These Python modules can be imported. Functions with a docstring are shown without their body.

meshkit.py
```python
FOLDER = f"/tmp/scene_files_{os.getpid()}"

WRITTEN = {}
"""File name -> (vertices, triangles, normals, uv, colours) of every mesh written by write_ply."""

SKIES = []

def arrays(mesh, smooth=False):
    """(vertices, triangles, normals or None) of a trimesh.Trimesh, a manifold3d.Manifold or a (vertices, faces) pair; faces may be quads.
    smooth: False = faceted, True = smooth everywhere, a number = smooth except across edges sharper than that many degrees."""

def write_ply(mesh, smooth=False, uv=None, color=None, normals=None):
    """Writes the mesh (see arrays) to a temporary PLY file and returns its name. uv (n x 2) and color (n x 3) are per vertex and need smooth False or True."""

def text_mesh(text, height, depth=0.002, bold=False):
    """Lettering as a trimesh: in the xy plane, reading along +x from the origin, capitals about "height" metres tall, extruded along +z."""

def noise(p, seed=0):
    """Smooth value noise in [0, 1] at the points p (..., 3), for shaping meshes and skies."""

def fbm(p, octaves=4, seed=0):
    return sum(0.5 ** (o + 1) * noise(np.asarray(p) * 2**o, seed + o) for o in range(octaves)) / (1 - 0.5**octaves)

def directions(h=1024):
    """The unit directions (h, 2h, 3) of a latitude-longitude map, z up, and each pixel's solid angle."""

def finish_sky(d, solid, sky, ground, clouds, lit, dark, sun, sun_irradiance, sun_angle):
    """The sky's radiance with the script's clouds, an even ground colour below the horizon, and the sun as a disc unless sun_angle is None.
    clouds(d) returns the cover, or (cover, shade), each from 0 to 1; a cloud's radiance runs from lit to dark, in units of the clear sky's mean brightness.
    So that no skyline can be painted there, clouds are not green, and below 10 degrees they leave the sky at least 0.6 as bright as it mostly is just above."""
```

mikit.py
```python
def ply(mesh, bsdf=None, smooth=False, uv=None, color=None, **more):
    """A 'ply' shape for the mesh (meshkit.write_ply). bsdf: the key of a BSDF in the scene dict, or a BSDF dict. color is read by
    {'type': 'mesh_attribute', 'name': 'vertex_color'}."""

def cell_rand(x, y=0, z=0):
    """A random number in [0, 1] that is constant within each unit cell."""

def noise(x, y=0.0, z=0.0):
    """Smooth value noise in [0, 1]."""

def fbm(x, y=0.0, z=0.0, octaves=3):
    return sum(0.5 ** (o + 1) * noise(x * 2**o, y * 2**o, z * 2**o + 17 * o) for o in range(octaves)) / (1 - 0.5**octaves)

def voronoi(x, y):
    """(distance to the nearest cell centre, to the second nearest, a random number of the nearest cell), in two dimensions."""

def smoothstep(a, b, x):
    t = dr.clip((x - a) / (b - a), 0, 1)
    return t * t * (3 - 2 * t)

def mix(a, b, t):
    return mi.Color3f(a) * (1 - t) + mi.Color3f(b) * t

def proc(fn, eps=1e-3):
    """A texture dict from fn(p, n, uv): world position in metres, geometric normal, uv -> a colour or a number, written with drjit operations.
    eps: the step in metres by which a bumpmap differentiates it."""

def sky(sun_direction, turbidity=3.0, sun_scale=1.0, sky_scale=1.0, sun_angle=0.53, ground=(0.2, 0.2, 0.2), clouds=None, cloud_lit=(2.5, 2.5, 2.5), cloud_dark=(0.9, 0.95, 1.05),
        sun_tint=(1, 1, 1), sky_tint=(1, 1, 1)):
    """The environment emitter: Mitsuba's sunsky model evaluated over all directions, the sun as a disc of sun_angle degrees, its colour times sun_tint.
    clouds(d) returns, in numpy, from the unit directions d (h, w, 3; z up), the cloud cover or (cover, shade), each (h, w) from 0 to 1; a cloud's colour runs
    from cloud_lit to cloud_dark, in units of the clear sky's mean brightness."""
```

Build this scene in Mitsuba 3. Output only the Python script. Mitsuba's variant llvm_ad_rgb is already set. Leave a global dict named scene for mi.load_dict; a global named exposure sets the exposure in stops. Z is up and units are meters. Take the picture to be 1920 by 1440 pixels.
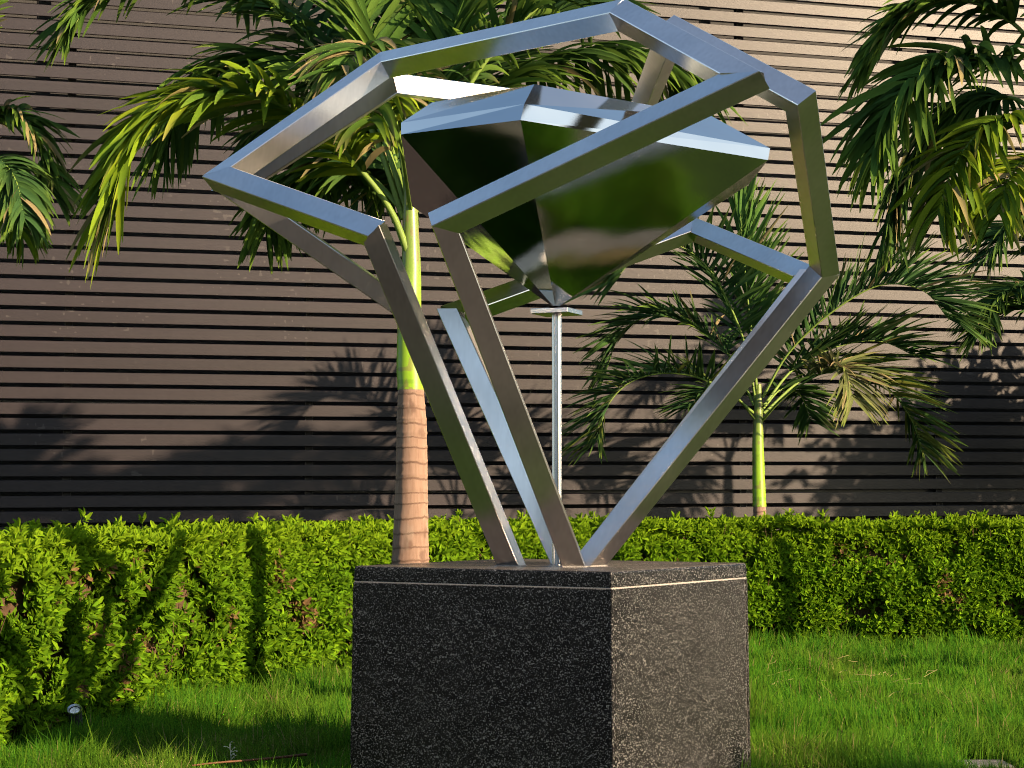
import math, random
import numpy as np, trimesh, drjit as dr, mitsuba as mi, mikit, meshkit
import manifold3d as m3
from mikit import proc, noise, fbm, voronoi, cell_rand, smoothstep, mix

T = mi.ScalarTransform4f
rng = np.random.default_rng(11)
scene, labels = {}, {}

# ---------------------------------------------------------------- camera, sky, exposure
F_PX, HORIZON, EYE = 3600.0, 940.0, np.array([0.0, 0.0, 1.5])      # focal length in pixels of the 1920 px wide photograph
PITCH = math.atan((HORIZON - 720) / F_PX)
FWD = np.array([0, math.cos(PITCH), math.sin(PITCH)]); UP = np.array([0, -math.sin(PITCH), math.cos(PITCH)])
scene['camera'] = {'type': 'perspective', 'fov': math.degrees(2 * math.atan(960 / F_PX)), 'fov_axis': 'x', 'near_clip': 0.1, 'far_clip': 3000.0,
                   'to_world': T().look_at(origin=EYE.tolist(), target=(EYE + FWD).tolist(), up=[0, 0, 1])}
SUN_AZ, SUN_EL = math.radians(55), math.radians(18)                  # azimuth from straight behind the camera towards the right
SUN = np.array([math.sin(SUN_AZ) * math.cos(SUN_EL), -math.cos(SUN_AZ) * math.cos(SUN_EL), math.sin(SUN_EL)])


def haze_clouds(d):
    v = meshkit.fbm(d * np.array([2.2, 2.2, 4.5]), 4, 5)
    return np.clip(.34 * np.exp(-np.arcsin(np.clip(d[..., 2], 0, 1)) / .35) + np.clip(v - .54, 0, 1) * 1.2, 0, .8)


scene['sky'] = mikit.sky(SUN.tolist(), turbidity=3, sky_scale=.85, clouds=haze_clouds, cloud_lit=(1.5, 1.4, 1.42), cloud_dark=(.9, .88, .92), sun_tint=(.98, 1.03, 1.24))
exposure = 3.6


def at(px, py, d):
    """The point d metres ahead of the camera on the line of sight through a pixel of the photograph (how the site was surveyed)."""
    r = FWD + np.array([1, 0, 0]) * (px - 960) / F_PX - UP * (py - 720) / F_PX
    return EYE + r * (d / r[1])


# ---------------------------------------------------------------- helpers
def numbered(key):
    if key not in USED:
        USED[key] = 0
        return key
    USED[key] += 1
    return f'{key}_{USED[key]:03d}'


USED = {}


def thing(name, label, cat, group=None, kind=None):
    key = numbered(name)
    labels[key] = {'label': label, 'category': cat}
    if group: labels[key]['group'] = group
    if kind: labels[key]['kind'] = kind
    return key


def part(parent, name, mesh, bsdf, smooth=False, label=None, kind=None, **kw):
    key = numbered(parent + '__' + name)
    scene[key] = mikit.ply(mesh, bsdf, smooth=smooth, **kw)
    if label or kind:
        labels[key] = {**({'label': label} if label else {}), **({'kind': kind} if kind else {})}
    return key


def struct(name, mesh, bsdf, label, cat, kind='structure', **kw):
    key = numbered(name)
    scene[key] = mikit.ply(mesh, bsdf, **kw)
    labels[key] = {'label': label, 'category': cat, 'kind': kind}
    return key


def man(mesh):
    m = mesh.to_mesh()
    return trimesh.Trimesh(np.array(m.vert_properties[:, :3]), np.array(m.tri_verts), process=False)


def bevel_box(lo, hi, r):
    lo, hi = np.asarray(lo, float), np.asarray(hi, float)
    pts = []
    for s in np.ndindex(2, 2, 2):
        c = np.where(np.array(s) == 0, lo, hi); d = np.where(np.array(s) == 0, 1, -1)
        for k in range(3):
            q = c + d * r; q[k] = c[k]; pts.append(q)
    return m3.Manifold.hull_points(np.array(pts))


def tube(points, radii, sides=8, cap=True):
    p = np.asarray(points, float); n = len(p); radii = np.broadcast_to(radii, (n,))
    t = np.gradient(p, axis=0); t /= np.linalg.norm(t, axis=1, keepdims=True) + 1e-9
    ref = np.array([0, 0, 1.0]) if abs(t[n // 2, 2]) < .8 else np.array([1.0, 0, 0])
    a = np.cross(t, ref); a /= np.linalg.norm(a, axis=1, keepdims=True) + 1e-9; b = np.cross(t, a)
    g = np.arange(sides) * 2 * np.pi / sides
    v = (p[:, None] + radii[:, None, None] * (np.cos(g)[None, :, None] * a[:, None] + np.sin(g)[None, :, None] * b[:, None])).reshape(-1, 3)
    f = []
    for i in range(n - 1):
        for j in range(sides):
            k = (j + 1) % sides
            f += [[i * sides + j, i * sides + k, (i + 1) * sides + k], [i * sides + j, (i + 1) * sides + k, (i + 1) * sides + j]]
    if cap:
        v = np.vstack([v, p[:1], p[-1:]])
        for j in range(sides):
            k = (j + 1) % sides
            f += [[n * sides, k, j], [n * sides + 1, (n - 1) * sides + j, (n - 1) * sides + k]]
    return trimesh.Trimesh(v, np.array(f), process=False)


def spline(c, n):
    c = np.asarray(c, float); c = np.vstack([2 * c[0] - c[1], c, 2 * c[-1] - c[-2]])
    out, m = [], len(c) - 3
    for s in np.linspace(0, m, n):
        i = min(int(s), m - 1); t = s - i; p0, p1, p2, p3 = c[i:i + 4]
        out.append(.5 * (2 * p1 + (p2 - p0) * t + (2 * p0 - 5 * p1 + 4 * p2 - p3) * t * t + (3 * p1 - p0 - 3 * p2 + p3) * t ** 3))
    return np.array(out)


def unit(v): return v / (np.linalg.norm(v, axis=-1, keepdims=True) + 1e-12)


# ---------------------------------------------------------------- materials
def rgb(*c): return {'type': 'rgb', 'value': list(c)}


def principled(col, rough=.5, **k):
    return {'type': 'principled', 'base_color': col if isinstance(col, dict) else rgb(*col), 'roughness': rough, **k}


def two(b): return {'type': 'twosided', 'bsdf': b}


VC = {'type': 'mesh_attribute', 'name': 'vertex_color'}


def steel_tone(p, n, uv):
    v = fbm(p.x * 2.3, p.y * 2.3, p.z * 2.3, 3)
    g = fbm(p.x * 60, p.y * 60, p.z * 9, 2)
    return mi.Color3f(.70, .67, .655) * (0.74 + .36 * v + .14 * (g - .5))


def steel_rough(p, n, uv): return .20 + .12 * fbm(p.x * 3.1 + 4, p.y * 3.1, p.z * 3.1, 3)


def steel_bump(p, n, uv): return .00045 * noise(p.x * 5, p.y * 5, p.z * 5) + .00002 * noise(p.x * 220, p.y * 220, p.z * 30)


scene['mat_steel'] = {'type': 'bumpmap', 'tex': proc(steel_bump, eps=2e-3), 'scale': 1.0, 'bsdf': principled(proc(steel_tone), proc(steel_rough), metallic=1.0)}


def gem_bump(p, n, uv): return .0075 * noise(p.x * 2.7, p.y * 2.7, p.z * 2.7) + .0010 * noise(p.x * 9, p.y * 9, p.z * 9)


scene['mat_mirror'] = {'type': 'bumpmap', 'tex': proc(gem_bump, eps=4e-3), 'scale': 1.0,
                       'bsdf': {'type': 'roughconductor', 'material': 'none', 'specular_reflectance': rgb(.60, .595, .59), 'alpha': .014}}
scene['mat_polished'] = {'type': 'roughconductor', 'material': 'none', 'specular_reflectance': rgb(.6, .58, .57), 'alpha': .09}


def granite_col(p, n, uv):
    # needle-like feldspar flecks, each leaning its own way
    def flecks(s, seed, thr):
        x = p.x * .85 + p.y * .53 + p.y * .31 * dr.abs(n.y) - p.x * .2
        u, v, w = p.x * s + seed, p.y * s, p.z * s
        a = noise(u * 1.15, v * 1.15, w * .72 + seed) 
        b = noise(u * .9 + 31, v * .9, w * 1.2 + seed * 3)
        return smoothstep(thr, thr + .065, a * .62 + b * .38)
    f = dr.maximum(flecks(150, 3., .645), .8 * flecks(215, 17., .65))
    cl = .55 + .8 * fbm(p.x * 7, p.y * 7, p.z * 7, 2)
    base = mix((.0025, .0025, .003), (.007, .0065, .0065), fbm(p.x * 40, p.y * 40, p.z * 40, 2))
    c = mix(base, (.165, .163, .160), f * dr.clip(cl, 0, 1))
    dust_sheen = smoothstep(.6, .95, n.z) * (.45 + .55 * fbm(p.x * 5, p.y * 5, 1., 3))  # dust on upward faces, its pale tone also standing in for the fence reflection
    return mix(c, (.085, .073, .066), dust_sheen * .7)


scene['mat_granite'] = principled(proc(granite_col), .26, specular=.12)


def grout_col(p, n, uv): return mix((.12, .11, .10), (.32, .295, .275), fbm(p.x * 30, p.y * 30, p.z * 30, 3))


scene['mat_grout'] = principled(proc(grout_col), .9)


def slat_col(p, n, uv):
    v = fbm(p.x * .9, p.z * .9, p.y * .3, 3)
    st = fbm(p.x * 14, p.z * 3, 0., 3)
    sp = smoothstep(.84, .90, noise(p.x * 21, p.z * 21, 3.)) * smoothstep(.6, .7, noise(p.x * 2, p.z * 2, 9.))
    row = cell_rand(dr.floor((p.z - .0047 * p.x + 10) / .2066), 3, 5)
    c = mix((.0130, .0098, .0122), (.0192, .0149, .0184), v * .6 + st * .4) * (.88 + .24 * row)
    return mix(c, (.10, .09, .085), sp * .25)


scene['mat_slat'] = two(principled(proc(slat_col), .41, specular=.27))
scene['mat_dark'] = two(principled((.018, .018, .02), .8))
scene['mat_bracket'] = two(principled((.09, .085, .08), .5))


def shaded_lawn_col(p, n, uv):
    v = fbm(p.x * 1.7, p.y * 1.7, 0., 4)
    near = smoothstep(.35, .65, v)
    return mix((.017, .034, .007), (.028, .058, .008), near)  # darkened all over: self-shadow of grass blades put into the ground colour


scene['mat_lawn'] = principled(proc(shaded_lawn_col), .95, specular=.1)
scene['mat_leaf'] = {'type': 'principledthin', 'base_color': VC, 'roughness': .42, 'diff_trans': .75, 'spec_trans': 0.0, 'eta': 1.42}
scene['mat_palm_leaf'] = {'type': 'principledthin', 'base_color': VC, 'roughness': .36, 'diff_trans': .55, 'spec_trans': 0.0, 'eta': 1.5}
scene['mat_grass'] = {'type': 'principledthin', 'base_color': VC, 'roughness': .5, 'diff_trans': .8, 'spec_trans': 0.0, 'eta': 1.4}
scene['mat_stem'] = principled(VC, .6, specular=.3)


def trunk_col(p, n, uv):
    ang = uv.x * 6.283
    zz = uv.y + .012 * noise(uv.x * 9, uv.y * 3) + .02 * (noise(uv.x * 3, uv.y * 2) - .5)
    zz = zz + .05 * noise(uv.y * 7, 3., 1.) + .012 * (fbm(uv.x * 30, uv.y * 14, 8., 2) - .5)
    ring = dr.abs(zz * 9.2 - dr.floor(zz * 9.2) - .5) * 2
    edge = smoothstep(.78, .97, ring)
    streak = fbm(uv.x * 60, uv.y * 9, 0., 3)
    c = mix((.165, .100, .074), (.245, .165, .125), streak)
    c = mix(c, (.075, .045, .032), edge * (.45 + .5 * streak))
    blot = smoothstep(.62, .75, fbm(uv.x * 8, uv.y * 6, 5., 3))
    c = mix(mix(c, (.10, .06, .045), blot * .7), (.28, .25, .21), smoothstep(.66, .78, fbm(uv.x * 11 + 7, uv.y * 4, 2., 3)) * .15)
    return c


scene['mat_trunk'] = principled(proc(trunk_col), .85, specular=.15)


def shaft_col(p, n, uv):
    st = fbm(uv.x * 40, uv.y * 3, 2., 3)
    c = mix((.13, .27, .008), (.22, .36, .014), st)
    c = mix(c, (.115, .135, .045), smoothstep(.30, .75, uv.y) * (.5 + .5 * st))
    sp = smoothstep(.70, .78, noise(uv.x * 17, uv.y * 22, 4.))
    c = mix(c, (.16, .12, .05), sp * .6)
    return mix(c, (.07, .14, .01), smoothstep(.13, .10, dr.abs(uv.y - .07) * 6) * .4)


scene['mat_shaft'] = principled(proc(shaft_col), .38, specular=.5)


def twig_col(p, n, uv): return mix((.035, .022, .014), (.10, .062, .038), fbm(p.x * 25, p.y * 25, p.z * 25, 3))


scene['mat_twig'] = principled(proc(twig_col), .95, specular=.05)
scene['mat_black_metal'] = two(principled((.03, .03, .033), .35, specular=.6))
scene['mat_lens'] = two(principled((.72, .74, .78), .12, specular=.8, clearcoat=1.0))
scene['mat_chrome'] = two(principled((.6, .6, .62), .25, metallic=1.0))


def stone_col(p, n, uv): return mix((.045, .045, .042), (.10, .098, .09), fbm(p.x * 22, p.y * 22, 0., 4))


scene['mat_stone'] = principled(proc(stone_col), .85)


def wall_col(p, n, uv):
    win = smoothstep(.30, .32, dr.abs(p.x / 3 - dr.floor(p.x / 3) - .5)) * 1.0
    return mix((.10, .10, .105), (.16, .155, .15), fbm(p.x * .7, p.y * .7, p.z * .7, 3))


scene['mat_path'] = principled(proc(lambda p, n, uv: mix((.014, .014, .014), (.034, .032, .030), fbm(p.x * 6, p.y * 6, 0., 4))), .85, specular=.2)
scene['mat_wall'] = principled(proc(wall_col), .8)

# ---------------------------------------------------------------- ground
GZ = -.13
gx = np.linspace(-1, 1, 121); gx = np.sign(gx) * np.abs(gx) ** 3 * 400
X, Y = np.meshgrid(gx, gx + 14, indexing='ij')


def ground_z(x, y):
    p = np.stack([np.asarray(x, float) * .9, np.asarray(y, float) * .9, np.zeros_like(np.asarray(x, float))], -1)
    q = p * 2.7
    return .05 * (meshkit.noise(p, 4) - .5) + .03 * (meshkit.noise(q, 8) - .5) - .01 + GZ


Z = np.where(np.hypot(X, Y - 14) < 40, ground_z(X, Y), GZ - .01)
idx = np.arange(121 * 121).reshape(121, 121)
quads = np.stack([idx[:-1, :-1], idx[1:, :-1], idx[1:, 1:], idx[:-1, 1:]], -1).reshape(-1, 4)
struct('ground', (np.stack([X, Y, Z], -1).reshape(-1, 3), quads), 'mat_lawn', 'mown lawn soil under the grass, blade shade put into its colour', 'ground', smooth=True)

pth = man(bevel_box((-40, -14, GZ - .1), (40, 8.7, GZ + .03), .01))
struct('path', pth, 'mat_path', 'dark paved path along the near edge of the lawn', 'path')

# ---------------------------------------------------------------- slatted fence
FD = unit(np.array([14.65, 4.55, 0.0])); FN = np.array([FD[1], -FD[0], 0.0])        # along the fence to the right; its face towards the lawn
F0 = at(680, 979.5, 26.85)                                           # centre of a gap between two slats
PITCH_Z, TILT = .2066, .0050
fence = thing('slat_fence', 'tall screen wall of grey-brown horizontal metal slats with narrow dark gaps', 'fence')
slat = bevel_box((-13, -.02, -.0775), (15, .02, .0775), .004)
AX = FD + np.array([0, 0, TILT]); AX = unit(AX); AZ = unit(np.cross(FN, AX)); AZ = AZ if AZ[2] > 0 else -AZ
M = np.eye(4); M[:3, 0], M[:3, 1], M[:3, 2] = AX, -FN, AZ
slat_ply = mikit.ply(man(slat), 'mat_slat')
for k in range(-7, 56):
    key = numbered(fence + '__slat')
    o = F0 + AX * rng.uniform(-.02, .02) + np.array([0, 0, (k + .5) * PITCH_Z]) - FN * rng.uniform(0, .003)
    m = M @ trimesh.transformations.rotation_matrix(rng.normal() * .00022, [0, 1, 0]); m[:3, 3] = o
    scene[key] = {**slat_ply, 'to_world': T(m)}


def fbox(lo, hi, r=.003):                                            # a box in fence coordinates: along, behind, up
    b = man(bevel_box(lo, hi, r)); b.apply_transform(np.vstack([np.hstack([np.stack([FD, -FN, [0, 0, 1]], 1), (F0 * [1, 1, 0])[:, None]]), [0, 0, 0, 1]])); return b


p0 = (at(128, 700, 25.75) - F0) @ FD
post_step = ((at(1011, 700, 27.45) - F0) @ FD - p0) / 2
for k in range(-2, 7):
    x = p0 + k * post_step
    post = part(fence, 'post', fbox((x - .05, .12, 0), (x + .05, .22, 12.6)), 'mat_dark')
    for s in (-1, 1):
        part(post, 'rail', fbox((x + s * .050 - .003, .100, 0), (x + s * .050 + .003, .118, 12.6), .001), 'mat_bracket')
part(fence, 'backing', fbox((-14, .62, -.1), (16, .70, 12.7)), 'mat_dark')
for z in (1.62, 2.78, 4.35, 6.4, 8.6, 10.4):
    part(fence, 'cross_rail', fbox((-13, .26, z), (15, .32, z + .07)), 'mat_bracket')

# ---------------------------------------------------------------- granite plinth
YAW, PW = -.555, 1.652
PA = np.array([math.cos(YAW), math.sin(YAW), 0]); PB = np.array([-math.sin(YAW), math.cos(YAW), 0])
PN = np.array([.513, 9.912, 0])                                      # near corner on the ground
PM = np.eye(4); PM[:3, 0], PM[:3, 1], PM[:3, 3] = -PA, PB, PN       # local x: along the front face to the left; y: along the right face
CAP0, CAP1 = 1.056, 1.140


def plinth(mesh, taper=True):
    m = man(mesh) if hasattr(mesh, 'to_mesh') else mesh
    v = m.vertices.copy()
    if taper:
        s = 1 + .010 * (1 - v[:, 2])
        v[:, :2] = (v[:, :2] - PW / 2) * s[:, None] + PW / 2
    m = trimesh.Trimesh(v, m.faces, process=False); m.apply_transform(PM)
    return m


pl = thing('granite_plinth', 'square block plinth of black speckled granite under the steel sculpture', 'plinth')
t, g, top = .030, .0035, CAP0 - .007
part(pl, 'panel', plinth(bevel_box((0, 0, -.3), (PW, t, top), .004)), 'mat_granite', label='shaded front granite panel')
part(pl, 'panel', plinth(bevel_box((.002, t + g, -.3), (t, PW - t - g, top), .004)), 'mat_granite', label='granite panel on the right face')
part(pl, 'panel', plinth(bevel_box((PW - t, t + g, -.3), (PW - .002, PW - t - g, top), .004)), 'mat_granite')
part(pl, 'panel', plinth(bevel_box((0, PW - t, -.3), (PW, PW, top), .004)), 'mat_granite')
part(pl, 'mortar', plinth(bevel_box((.005, .005, -.3), (PW - .005, PW - .005, CAP0 - .0005), .001)), 'mat_grout')
cap = m3.Manifold.batch_hull([m3.Manifold.sphere(.014, 16).translate((x, y, z)) for x in (.017, PW - .017) for y in (.017, PW - .017) for z in (CAP1 - .014,)] +
                             [bevel_box((.003, .003, CAP0), (PW - .003, PW - .003, CAP0 + .03), .004)])
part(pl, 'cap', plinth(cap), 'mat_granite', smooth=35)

# ---------------------------------------------------------------- steel tube frame
NODE = {'A': [0.571, 9.877, 4.032], 'B': [-0.748, 11.154, 4.06], 'C': [-1.605, 10.557, 3.284], 'D': [-0.716, 9.987, 2.899], 'F': [1.08, 8.87, 3.457], 'G': [-0.345, 9.661, 2.907],
        'I': [1.425, 9.379, 3.473], 'J': [1.76, 10.752, 2.799], 'H': [0.861, 10.183, 4.023], 'K': [1.227, 12.9, 3.337], 'E': [-0.356, 11.5, 2.611], 'Q': [0.829, 12.345, 4.003],
        'P': [-0.71, 11.419, 4.004], 'N': [-1.729, 11.788, 3.427], 'M': [-0.641, 12.13, 2.688], 'L': [1.806, 11.64, 2.86], 'l': [0.432, 10.997, 1.151], 'm': [-0.016, 10.99, 1.142],
        'd': [-0.006, 10.761, 1.15], 'g': [0.341, 10.61, 1.149], 'j': [0.435, 10.729, 1.161], 'e': [0.298, 11.106, 1.148]}
BARS = [('d', 'D', 62.8), ('D', 'C', -32.2), ('C', 'B', -16.4), ('B', 'A', 43.8), ('A', 'F', 50.9), ('F', 'G', 55.7), ('G', 'g', 36.2),
        ('j', 'J', -49.5), ('J', 'I', -40.2), ('I', 'H', -43.0), ('H', 'Q', 38.6), ('Q', 'P', 6), ('P', 'N', -73.9), ('N', 'M', 71.4), ('M', 'm', 51.4),
        ('e', 'E', 76.0), ('E', 'K', 48.4), ('K', 'L', 42.2), ('L', 'l', 50.1)]
S = .1197
frame = thing('tube_sculpture', 'angular open frame of brushed steel square tubes bent like a faceted diamond', 'sculpture')
ends = {}
for a, b, tw in BARS:
    for x, y in ((a, b), (b, a)):
        ends.setdefault(x, []).append(y)
NP_ = {k: np.array(v) for k, v in NODE.items()}
c = .004
sec = [(S / 2 - c, S / 2), (S / 2, S / 2 - c), (S / 2, -S / 2 + c), (S / 2 - c, -S / 2), (-S / 2 + c, -S / 2), (-S / 2, -S / 2 + c), (-S / 2, S / 2 - c), (-S / 2 + c, S / 2)]
for a, b, tw in BARS:
    A, B = NP_[a], NP_[b]
    u = unit(B - A)
    e = unit(np.cross(u, [0, 0, 1.0])); gg = np.cross(e, u); tr = math.radians(tw)
    e, gg = math.cos(tr) * e + math.sin(tr) * gg, -math.sin(tr) * e + math.cos(tr) * gg
    pts = np.array([Q + sgn * .35 * u + x * e + y * gg for Q, sgn in ((A, -1), (B, 1)) for x, y in sec])
    m = m3.Manifold.hull_points(pts)
    for P, other, here in ((A, B, a), (B, A, b)):
        w = unit(P - other)                                          # out of the bar through this end
        if here.islower():
            n_ = np.array([0, 0, 1.0]); m = m.trim_by_plane(n_, CAP1 - .004)
        else:
            nxt = [k for k in ends[here] if not np.allclose(NP_[k], other)][0]
            n_ = unit(w + unit(NP_[nxt] - P)); m = m.trim_by_plane((-n_), float(-n_ @ P))
    key = part(frame, 'leg' if a.islower() or b.islower() else 'tube', man(m), 'mat_steel')
    if a.islower() or b.islower():
        o = m.slice(CAP1 + .001).offset(.007, m3.JoinType.Round, 2.0, 16)
        part(key, 'sealant', man(m3.Manifold.extrude(o, .006).translate((0, 0, CAP1 - .002))), 'mat_grout')

# ---------------------------------------------------------------- mirror gem on its post
gem = thing('mirror_gem', 'faceted mirror-polished steel gem balanced on a slim round post inside the tube frame', 'sculpture')
CUL = at(1042, 579, 11.05)
low = [at(752, 252, 9.94), at(976, 225, 9.57), at(1440, 300, 10.75), at(1404, 346, 11.55), np.array([.55, 12.6, 3.40]), np.array([-.25, 12.75, 3.38]), at(772, 386, 12.2)]
hi = [at(752, 230, 9.95), at(983, 195, 9.60), at(1444, 278, 10.77), at(1408, 328, 11.60), np.array([.55, 12.62, 3.46]), np.array([-.25, 12.77, 3.44]), at(771, 366, 12.22)]
tab = [at(810, 192, 10.2), at(1002, 158, 9.82), at(1335, 218, 10.95), np.array([1.1, 11.45, 3.67]), np.array([.45, 12.0, 3.66]), np.array([.0, 12.05, 3.65]), np.array([-.42, 11.6, 3.64])]
n = 7
gv = np.array(low + hi + tab + [np.mean(tab, 0)])
foot = [CUL + (v - CUL) * .018 for v in low]                         # the tip is blunt where it meets the plate
for i in range(n):
    j = (i + 1) % n
    part(gem, 'pavilion_facet', (np.array([low[i], low[j], foot[j], foot[i]]), np.array([[0, 2, 1], [0, 3, 2]])), 'mat_mirror')
for i in range(n):
    j = (i + 1) % n
    part(gem, 'girdle_facet', (np.array([low[i], low[j], hi[j], hi[i]]), np.array([[0, 1, 2], [0, 2, 3]])), 'mat_mirror')
for i in range(n):
    j = (i + 1) % n
    part(gem, 'crown_facet', (np.array([hi[i], hi[j], tab[j], tab[i]]), np.array([[0, 1, 2], [0, 2, 3]])), 'mat_mirror')
part(gem, 'table_facet', (np.array(tab + [np.mean(tab, 0)]), np.array([[i, (i + 1) % n, n] for i in range(n)])), 'mat_mirror')
pz = CUL[2] - .004
pm = man(bevel_box((-.115, -.115, -.03), (.115, .115, 0), .003)); pm.apply_transform(trimesh.transformations.rotation_matrix(-.42, [0, 0, 1])); pm.apply_translation([CUL[0] + .005, CUL[1], pz])
part(gem, 'plate', pm, 'mat_polished', label='small square steel plate under the gem tip')
pc = trimesh.creation.cylinder(.029, pz - .03 - CAP1 + .002, sections=40); pc.apply_translation([CUL[0] + .006, CUL[1], (pz - .03 + CAP1) / 2])
part(gem, 'post', pc, 'mat_polished', smooth=40)

# ---------------------------------------------------------------- palms
DOWN = np.array([0, 0, -1.0])


def leaflets(rach, k0, k1, count, L, width, droop, fwd, rise, cols, rg, prof=None, dry=0.06):
    """Leaflets (one mesh each) along both sides of a rachis polyline, from fraction k0 to k1."""
    n = len(rach); tang = unit(np.gradient(rach, axis=0)); out = []
    for i in range(count):
        for side in (-1, 1):
            f = k0 + (k1 - k0) * (i + rg.uniform(-.3, .3)) / max(count - 1, 1); f = min(max(f, 0), .999)
            q = f * (n - 1); a = int(q); base = rach[a] * (1 - q + a) + rach[min(a + 1, n - 1)] * (q - a); tg = tang[a]
            sv = np.cross(tg, [0, 0, 1.0]); sv = unit(sv) if np.linalg.norm(sv) > .05 else np.array([0, -1.0, 0])
            up = np.cross(sv, tg); up = up if up[2] > 0 else -up
            g = (f - k0) / max(k1 - k0, 1e-6)
            ln = L * (prof(g) if prof else (.55 + .45 * math.sin(math.pi * min(1, .18 + .72 * g)))) * rg.uniform(.82, 1.12)
            fw = math.radians(fwd * (.75 + .55 * g) + rg.uniform(-16, 16))
            fw = math.radians(88) - fw if False else fw
            d = unit(side * sv * math.cos(fw) + tg * math.sin(fw) + up * (rise + rg.uniform(-.3, .3)))
            wd = width * 1.0 * rg.uniform(.75, 1.15); seg = 6; dd = .62 * droop * rg.uniform(.6, 1.5)
            P, c = [], base.copy(); dirs = []
            for s in range(seg + 1):
                P.append(c.copy()); dirs.append(d.copy())
                d = unit(d + DOWN * dd * (1.0 if s > 0 else .3) / seg * 2.2); c = c + d * ln / seg
            P = np.array(P); dirs = np.array(dirs)
            lat = unit(np.cross(dirs, up + .6 * rg.normal(size=3))); nr = np.cross(lat, dirs)
            ws = wd / 2 * np.array([.45, .92, 1, .95, .8, .55, .12])
            fold = .35
            V = np.stack([P + lat * ws[:, None] + nr * (ws * fold)[:, None], P, P - lat * ws[:, None] + nr * (ws * fold)[:, None]], 1).reshape(-1, 3)
            Fc = []
            for s in range(seg):
                r = s * 3
                Fc += [[r, r + 1, r + 4], [r, r + 4, r + 3], [r + 1, r + 2, r + 5], [r + 1, r + 5, r + 4]]
            col = np.array(cols[rg.integers(len(cols))]) * rg.uniform(.8, 1.2)
            C = np.tile(col, (seg + 1, 1))
            tipc = np.array([.17, .25, .025]) if rg.random() > dry * 2 else np.array([.26, .17, .09])
            tw = np.array([0, 0, 0, .03, .12, .35, .7])[:, None] * rg.uniform(.2, 1.0)
            C = C * (1 - tw) + tipc * tw
            if rg.random() < dry: C = C * .3 + np.array([.30, .22, .12]) * .7
            out.append((V, np.array(Fc), np.repeat(C, 3, 0)))
    return out


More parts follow.
